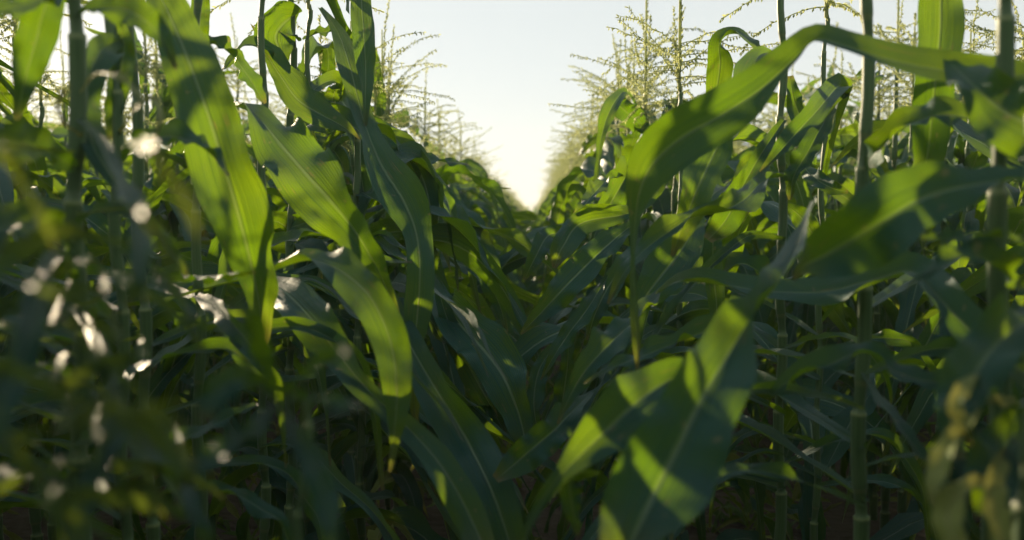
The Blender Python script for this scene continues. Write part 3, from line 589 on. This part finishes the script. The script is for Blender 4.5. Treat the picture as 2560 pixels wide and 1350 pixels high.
# ------------------------------------------------------------------ grown plants of the rows
PR = {0: [make_proto(500 + i, 0) for i in range(7)], 1: [make_proto(500 + i, 1) for i in range(7)], 2: [make_proto(900 + i, 2) for i in range(8)]}
for p in PR[0]:
    p.m_stalk = MB().add(p.stalk).build("stalk", [M_STALK]); p.m_leaves = [MB().add(l).build("leaf", [M_DRY_SUNLIT if i == 0 and p.top > 1.42 else M_LEAF]) for i, l in enumerate(p.leaves)]
    mb = MB(); [mb.add(s_) for s_ in p.spike]; p.m_spike = mb.build("tassel", [M_TASSEL])
    p.m_br = [MB().add(b).build("branch", [M_TASSEL]) for b, M in p.branches]
    mb = MB(); [mb.add(s_) for s_ in p.spike]; [mb.add(b, 0, M) for b, M in p.branches]; p.m_tas = mb.build("tassel", [M_TASSEL])
def turned(p, M, tries=9):
    """For each leaf the turn about its stalk that keeps it out of the open gap (None: no such turn)."""
    out = []
    for l in p.leaves:
        a = 0.0
        for t_ in range(tries):
            if leaf_ok((l[0] @ rotz(a)[:3, :3].T) @ M[:3, :3].T + M[:3, 3]): break
            a = rng.uniform(0, 6.28)
        else: a = None
        out.append(a)
    return out
def whole(p, turns=None):
    mb = MB(); mb.add(p.stalk, 0)
    for i, l in enumerate(p.leaves):
        if turns is None: mb.add(l, 1)
        elif turns[i] is not None: mb.add(l, 1, rotz(turns[i]))
    for s_ in p.spike: mb.add(s_, 2)
    for b, M in p.branches: mb.add(b, 2, M)
    return mb
MATS3 = [M_STALK, M_LEAF, M_TASSEL]
for p in PR[1]: p.m_whole = whole(p).build("maize_plant", MATS3)

def place_parts(p, x, y, rz, s, label, group, hero=False, leaves=True, branches=False, zmin=0.0):
    M = rotz(rz, s); M[:3, 3] = (x, y, 0)
    o = empty("maize_plant", (x, y, 0), rz); o.scale = (s, s, s); tag(o, label, "maize plant", group)
    mesh_obj("stalk", p.m_stalk, o)
    for a_, me in zip(turned(p, M), p.m_leaves):
        if a_ is not None: mesh_obj("leaf", me, o).rotation_euler = (0, 0, a_)
    add_tassel(p, o, branches)
    return o
def add_tassel(p, o, branches, off=None):
    t = mesh_obj("tassel", p.m_spike if branches else p.m_tas, o)
    if off is not None: t.location = off
    if branches:
        for (b, Mb), me in zip(p.branches, p.m_br):
            c = mesh_obj("branch", me, t); c.matrix_local = Matrix(Mb.tolist())
    return t
# tassels and extra grown leaves for the traced plants
for j, (key, (o, zs, C, wp, top)) in enumerate(HERO.items()):
    if key == 'y': continue
    p = PR[0][j % 7]; add_tassel(p, o, True, (C[-1][0] - p.stalk[0][-5:, 0].mean(), C[-1][1] - p.stalk[0][-5:, 1].mean(), top - p.top))

def extra_ok(V):
    x, y, d = proj(V)
    if np.any(np.linalg.norm(V - CL, axis=1) < 0.35): return False
    fr = (d > 0.03) & (x > -80) & (x < 2640) & (y > -40) & (y < 1390)
    if np.any(fr & (d < 1.95)): return False
    return not np.any((in_gap(x, y) | in_windows(x, y)) & (d > .03))
for j, (key, (o, zs, C, wp, top)) in enumerate(HERO.items()):
    if key == 'y': continue
    p = PR[0][(j * 3 + 1) % 7]
    for l, me in zip(p.leaves, p.m_leaves):
        for t_ in range(5):
            a_ = rng.uniform(0, 6.28); M = rotz(a_, 1.0); M[:3, 3] = (wp[0], wp[1], 0)
            if extra_ok(l[0] @ M[:3, :3].T + M[:3, 3]):
                c = mesh_obj("leaf", me, o); c.rotation_euler = (0, 0, a_); break
def row_x(k): return -0.50 + (k + 1) * 0.845 if k < 0 else 0.345 + (k - 1) * 0.845   # k = -1 left of the gap, 1 right of it
cands = []
hero_xy = [(v[3][0], v[3][1]) for v in HERO.values()]
for k in [a for a in range(-16, 17) if a != 0]:
    x0 = row_x(k); y = -4.0 + rng.uniform(0, .2)
    while y < (62 if abs(k) <= 3 else 34 if abs(k) < 9 else 26):
        x = x0 + rng.normal(0, .025); yy = y
        y += rng.uniform(.16, .24)
        if abs(k) == 1 and 0.85 < yy < (2.35 if k < 0 else 2.6):
            continue                                     # the traced plants stand here
        if any((x - a) ** 2 + (yy - b) ** 2 < .08 ** 2 for a, b in hero_xy): continue
        if math.hypot(x, yy) < .33: continue
        cands.append((k, x, yy, rng.uniform(0, 6.28), rng.uniform(.80, .98) if k == -1 else rng.uniform(.93, 1.07)))
def in_view(x, y): 
    px, py, d = proj(np.array([[x, y, 1.0], [x, y, 1.8]])); return d[0] > .6 and -40 < px[0] < 2600
score = []
for c in cands:
    k, x, y, rz, s = c
    score.append((math.hypot(x, y) * (1, 1, 1.25, 1.6, 2.0, 2.4, 3, 3.5, 4)[min(8, abs(k))] if in_view(x, y) else 1e9))
order = np.argsort(score); N_IND = 300 - len(HERO); rank = np.empty(len(cands), int); rank[order] = np.arange(len(cands))
ordn = "second third fourth fifth sixth seventh eighth ninth tenth eleventh twelfth thirteenth fourteenth fifteenth".split()
rown = {2: "second", 3: "third", 4: "fourth", 5: "fifth", 6: "sixth", 7: "seventh", 8: "eighth"}
MASS = MB(); cnt = {}
for ci in order:
    k, x, y, rz, s = cands[ci]; d = math.hypot(x, y); side = "left" if k < 0 else "right"; a = abs(k)
    if rank[ci] < N_IND and score[ci] < 1e8:
        cnt[k] = cnt.get(k, 0) + 1
        if a == 1:
            if cnt[k] <= 14: lab = f"{ordn[cnt[k]-1]} maize plant along the row {side} of the gap, behind its big foreground leaves"; grp = None
            else: lab = f"small hazy tasselled maize plant far along the row just {side} of the gap"; grp = f"far maize plants of the row {side} of the gap"
        elif a <= 5:
            q = "nearer" if d < 5 else "farther"
            lab = f"{q} tasselled maize plant in the {rown[a]} row out on the {side}"; grp = f"{q} maize plants of the {rown[a]} row on the {side}"
        else: lab = f"distant tasselled maize plant in the outer rows on the {side}"; grp = f"maize plants of the outer rows on the {side}"
        pi = int(rng.integers(7))
        if a == 1:
            best = -1
            for t_ in range(6):
                rz_ = rng.uniform(0, 6.28); M = rotz(rz_, s); M[:3, 3] = (x, y, 0)
                kept = sum(leaf_ok(l[0] @ M[:3, :3].T + M[:3, 3]) for l in PR[1][pi].leaves)
                if kept > best: best, rz = kept, rz_
        if d < 6.5:
            o = place_parts(PR[0][pi], x, y, rz, s, lab, grp, branches=d < 3.8)
        else:
            M = rotz(rz, s); M[:3, 3] = (x, y, 0); me = PR[1][pi].m_whole
            if a == 1:
                tn = turned(PR[1][pi], M)
                if any(tn) or None in tn: me = whole(PR[1][pi], tn).build("maize_plant", MATS3)
            o = mesh_obj("maize_plant", me); o.location = (x, y, 0); o.rotation_euler = (0, 0, rz); o.scale = (s,) * 3
            tag(o, lab, "maize plant", grp)
    else:
        pr = PR[2][int(rng.integers(8))]; M = rotz(rz, s); M[:3, 3] = (x, y, 0)
        MASS.add(pr.stalk, 0, M)
        tn = turned(pr, M) if d < 9 or abs(k) == 1 else [0.0] * 20
        for l, a_ in zip(pr.leaves, tn):
            if a_ is not None: MASS.add(l, 1, M @ rotz(a_))
        if d > 2:
            MASS.add(pr.spike[1], 2, M)
            for b, Mb in pr.branches: MASS.add(b, 2, M @ Mb)
tag(mesh_obj("maize_field", MASS.build("maize_field", MATS3)), "the rest of the green maize field with pale tassels running off behind the near rows", "maize crop", kind="stuff")

# ------------------------------------------------------------------ weeds on the ground
WD = MB(); r = np.random.default_rng(5)
for i in range(1600):
    k = int(r.integers(-4, 4)); x = (row_x(-1) + row_x(1)) / 2 + k * .845 + r.normal(0, .2); y = r.uniform(.9, 9)
    for j in range(int(r.integers(3, 7))):
        az = r.uniform(0, 6.28); lf = natural_leaf(r, 0.0, az, r.uniform(.06, .2), r.uniform(.006, .014), 7, 2, r.uniform(20, 110), r.uniform(35, 80))
        M = np.eye(4); M[:3, 3] = (x, y, 0); WD.add(lf, 0 if r.random() < .8 else 1, M)
tag(mesh_obj("weeds", WD.build("weeds", [M_WEED, M_DRY_SUNLIT])), "low weeds and fallen dry leaf scraps on the dark soil between the rows", "weeds", kind="stuff")
# ------------------------------------------------------------------ haze
bx = bpy.data.meshes.new("haze"); a, b, z0, z1 = 70, 640, -1.0, 9.0
vs = [(x, y, z) for z in (z0, z1) for y in (-8, b) for x in (-a * 4, a * 4)]
bx.from_pydata(vs, [], [(0, 2, 3, 1), (4, 5, 7, 6), (0, 1, 5, 4), (2, 6, 7, 3), (0, 4, 6, 2), (1, 3, 7, 5)]); bx.update()
m, t, out = newmat("haze"); pv = N(t, "ShaderNodeVolumePrincipled"); pv.inputs['Color'].default_value = (0.95, 0.97, 1, 1)
pv.inputs['Density'].default_value = 0.0035; pv.inputs['Anisotropy'].default_value = 0.1; L(t, pv.outputs[0], out.inputs['Volume'])
bx.materials.append(m); tag(mesh_obj("haze", bx), "pale evening haze over the field", "haze", kind="stuff")

# ------------------------------------------------------------------ shed and trees far beyond the field
def box(x0, x1, y0, y1, z0, z1):
    v = np.array([(x, y, z) for z in (z0, z1) for y in (y0, y1) for x in (x0, x1)], float)
    return v, np.array([(0, 2, 3, 1), (4, 5, 7, 6), (0, 1, 5, 4), (2, 6, 7, 3), (0, 4, 6, 2), (1, 3, 7, 5)]), np.zeros((8, 2))
sx0, sx1, sy = 17.0, 62.0, 78.0
sh = empty("shed", ((sx0 + sx1) / 2, sy + 6, 0)); tag(sh, "long low farm shed with pale blue metal roof behind the maize on the right", "shed")
def atS(b): return (b[0] - np.array([(sx0 + sx1) / 2, sy + 6, 0]), b[1], b[2])
def flat(o):
    o.data.polygons.foreach_set("use_smooth", np.zeros(len(o.data.polygons), bool)); return o
M_WALL = plain("shed_wall", (0.42, 0.42, 0.40)); M_ROOF = plain("blue_roof", (0.30, 0.42, 0.62), .5, .08, scale=.4); M_DOOR = plain("shed_door", (0.16, 0.18, 0.2))
flat(mesh_obj("wall", MB().add(atS(box(sx0, sx1, sy, sy + 12, 0, 5.2))).build("wall", [M_WALL]), sh))
rv = np.array([(sx0 - .4, sy - .5, 5.15), (sx1 + .4, sy - .5, 5.15), (sx1 + .4, sy + 6, 8.4), (sx0 - .4, sy + 6, 8.4), (sx0 - .4, sy + 12.5, 5.15), (sx1 + .4, sy + 12.5, 5.15)], float)
rv = np.concatenate([rv, rv - [0, 0, .12]])
rq = np.array([(0, 1, 2, 3), (3, 2, 5, 4), (7, 6, 9, 8), (8, 9, 10, 11), (0, 6, 7, 1), (4, 5, 11, 10), (0, 3, 9, 6), (3, 4, 10, 9), (1, 7, 8, 2), (2, 8, 11, 5)])
roof = flat(mesh_obj("roof", MB().add((rv - np.array([(sx0 + sx1) / 2, sy + 6, 0]), rq, np.zeros((12, 2)))).build("roof", [M_ROOF]), sh))
for i in range(5):
    xx = sx0 + 5 + i * 8.4; flat(mesh_obj("door", MB().add(atS(box(xx, xx + 3.4, sy - .06, sy - .01, 0, 3.6))).build("door", [M_DOOR]), sh))
M_BARK = plain("tree_bark", (0.12, 0.09, 0.06), .9); M_CROWN = leaf_material("tree_foliage", (0.03, 0.07, 0.025), (0.05, 0.10, 0.03), (0.2, 0.35, 0.03), (0.25, 0.4, 0.03), (0.05, 0.09, 0.03))
def tree(x, y, h, wdt, seed, label):
    r = np.random.default_rng(seed); o = empty("tree", (x, y, 0)); tag(o, label, "tree")
    C = np.stack([np.linspace(0, .3, 6), np.linspace(0, .1, 6), np.linspace(-.1, h * .75, 6)], 1); mb = MB().add(tube(C, np.linspace(.2, .05, 6) * h / 6, 8))
    for i in range(7):
        a = r.uniform(0, 6.28); b = np.array([.15, .05, h * r.uniform(.3, .6)]); e = b + np.array([math.cos(a) * wdt * .6, math.sin(a) * wdt * .6, h * .25])
        mb.add(tube(np.array([b, (b + e) / 2 + [0, 0, .1], e]), np.array([.07, .05, .02]) * h / 6, 5))
    mesh_obj("trunk", mb.build("trunk", [M_BARK]), o)
    cl = [(r.normal(0, 1, 3) * [wdt * .42, wdt * .42, h * .16] + [0, 0, h * .66], r.uniform(.25, .45) * wdt) for _ in range(14)]
    pts = np.concatenate([c + norm(r.normal(size=(230, 3))) * rr * r.uniform(.6, 1.05, (230, 1)) for c, rr in cl])
    A = norm(r.normal(size=(len(pts), 3))); B = norm(np.cross(A, r.normal(size=(len(pts), 3)))); z = h * .02
    V = np.stack([pts - A * z, pts + B * z * .6, pts + A * z, pts - B * z * .6], 1).reshape(-1, 3)
    mesh_obj("crown", MB().add((V, np.arange(len(V)).reshape(-1, 4), np.zeros((len(V), 2)) + .3)).build("crown", [M_CROWN]), o)
tree(1.6, 300, 6.0, 3.6, 1, "small hazy round tree at the far end of the gap between the rows")
tree(-6.5, 330, 5.2, 4.2, 2, "hazy tree just left of the small round tree at the end of the gap")
#EXTRA_MARK
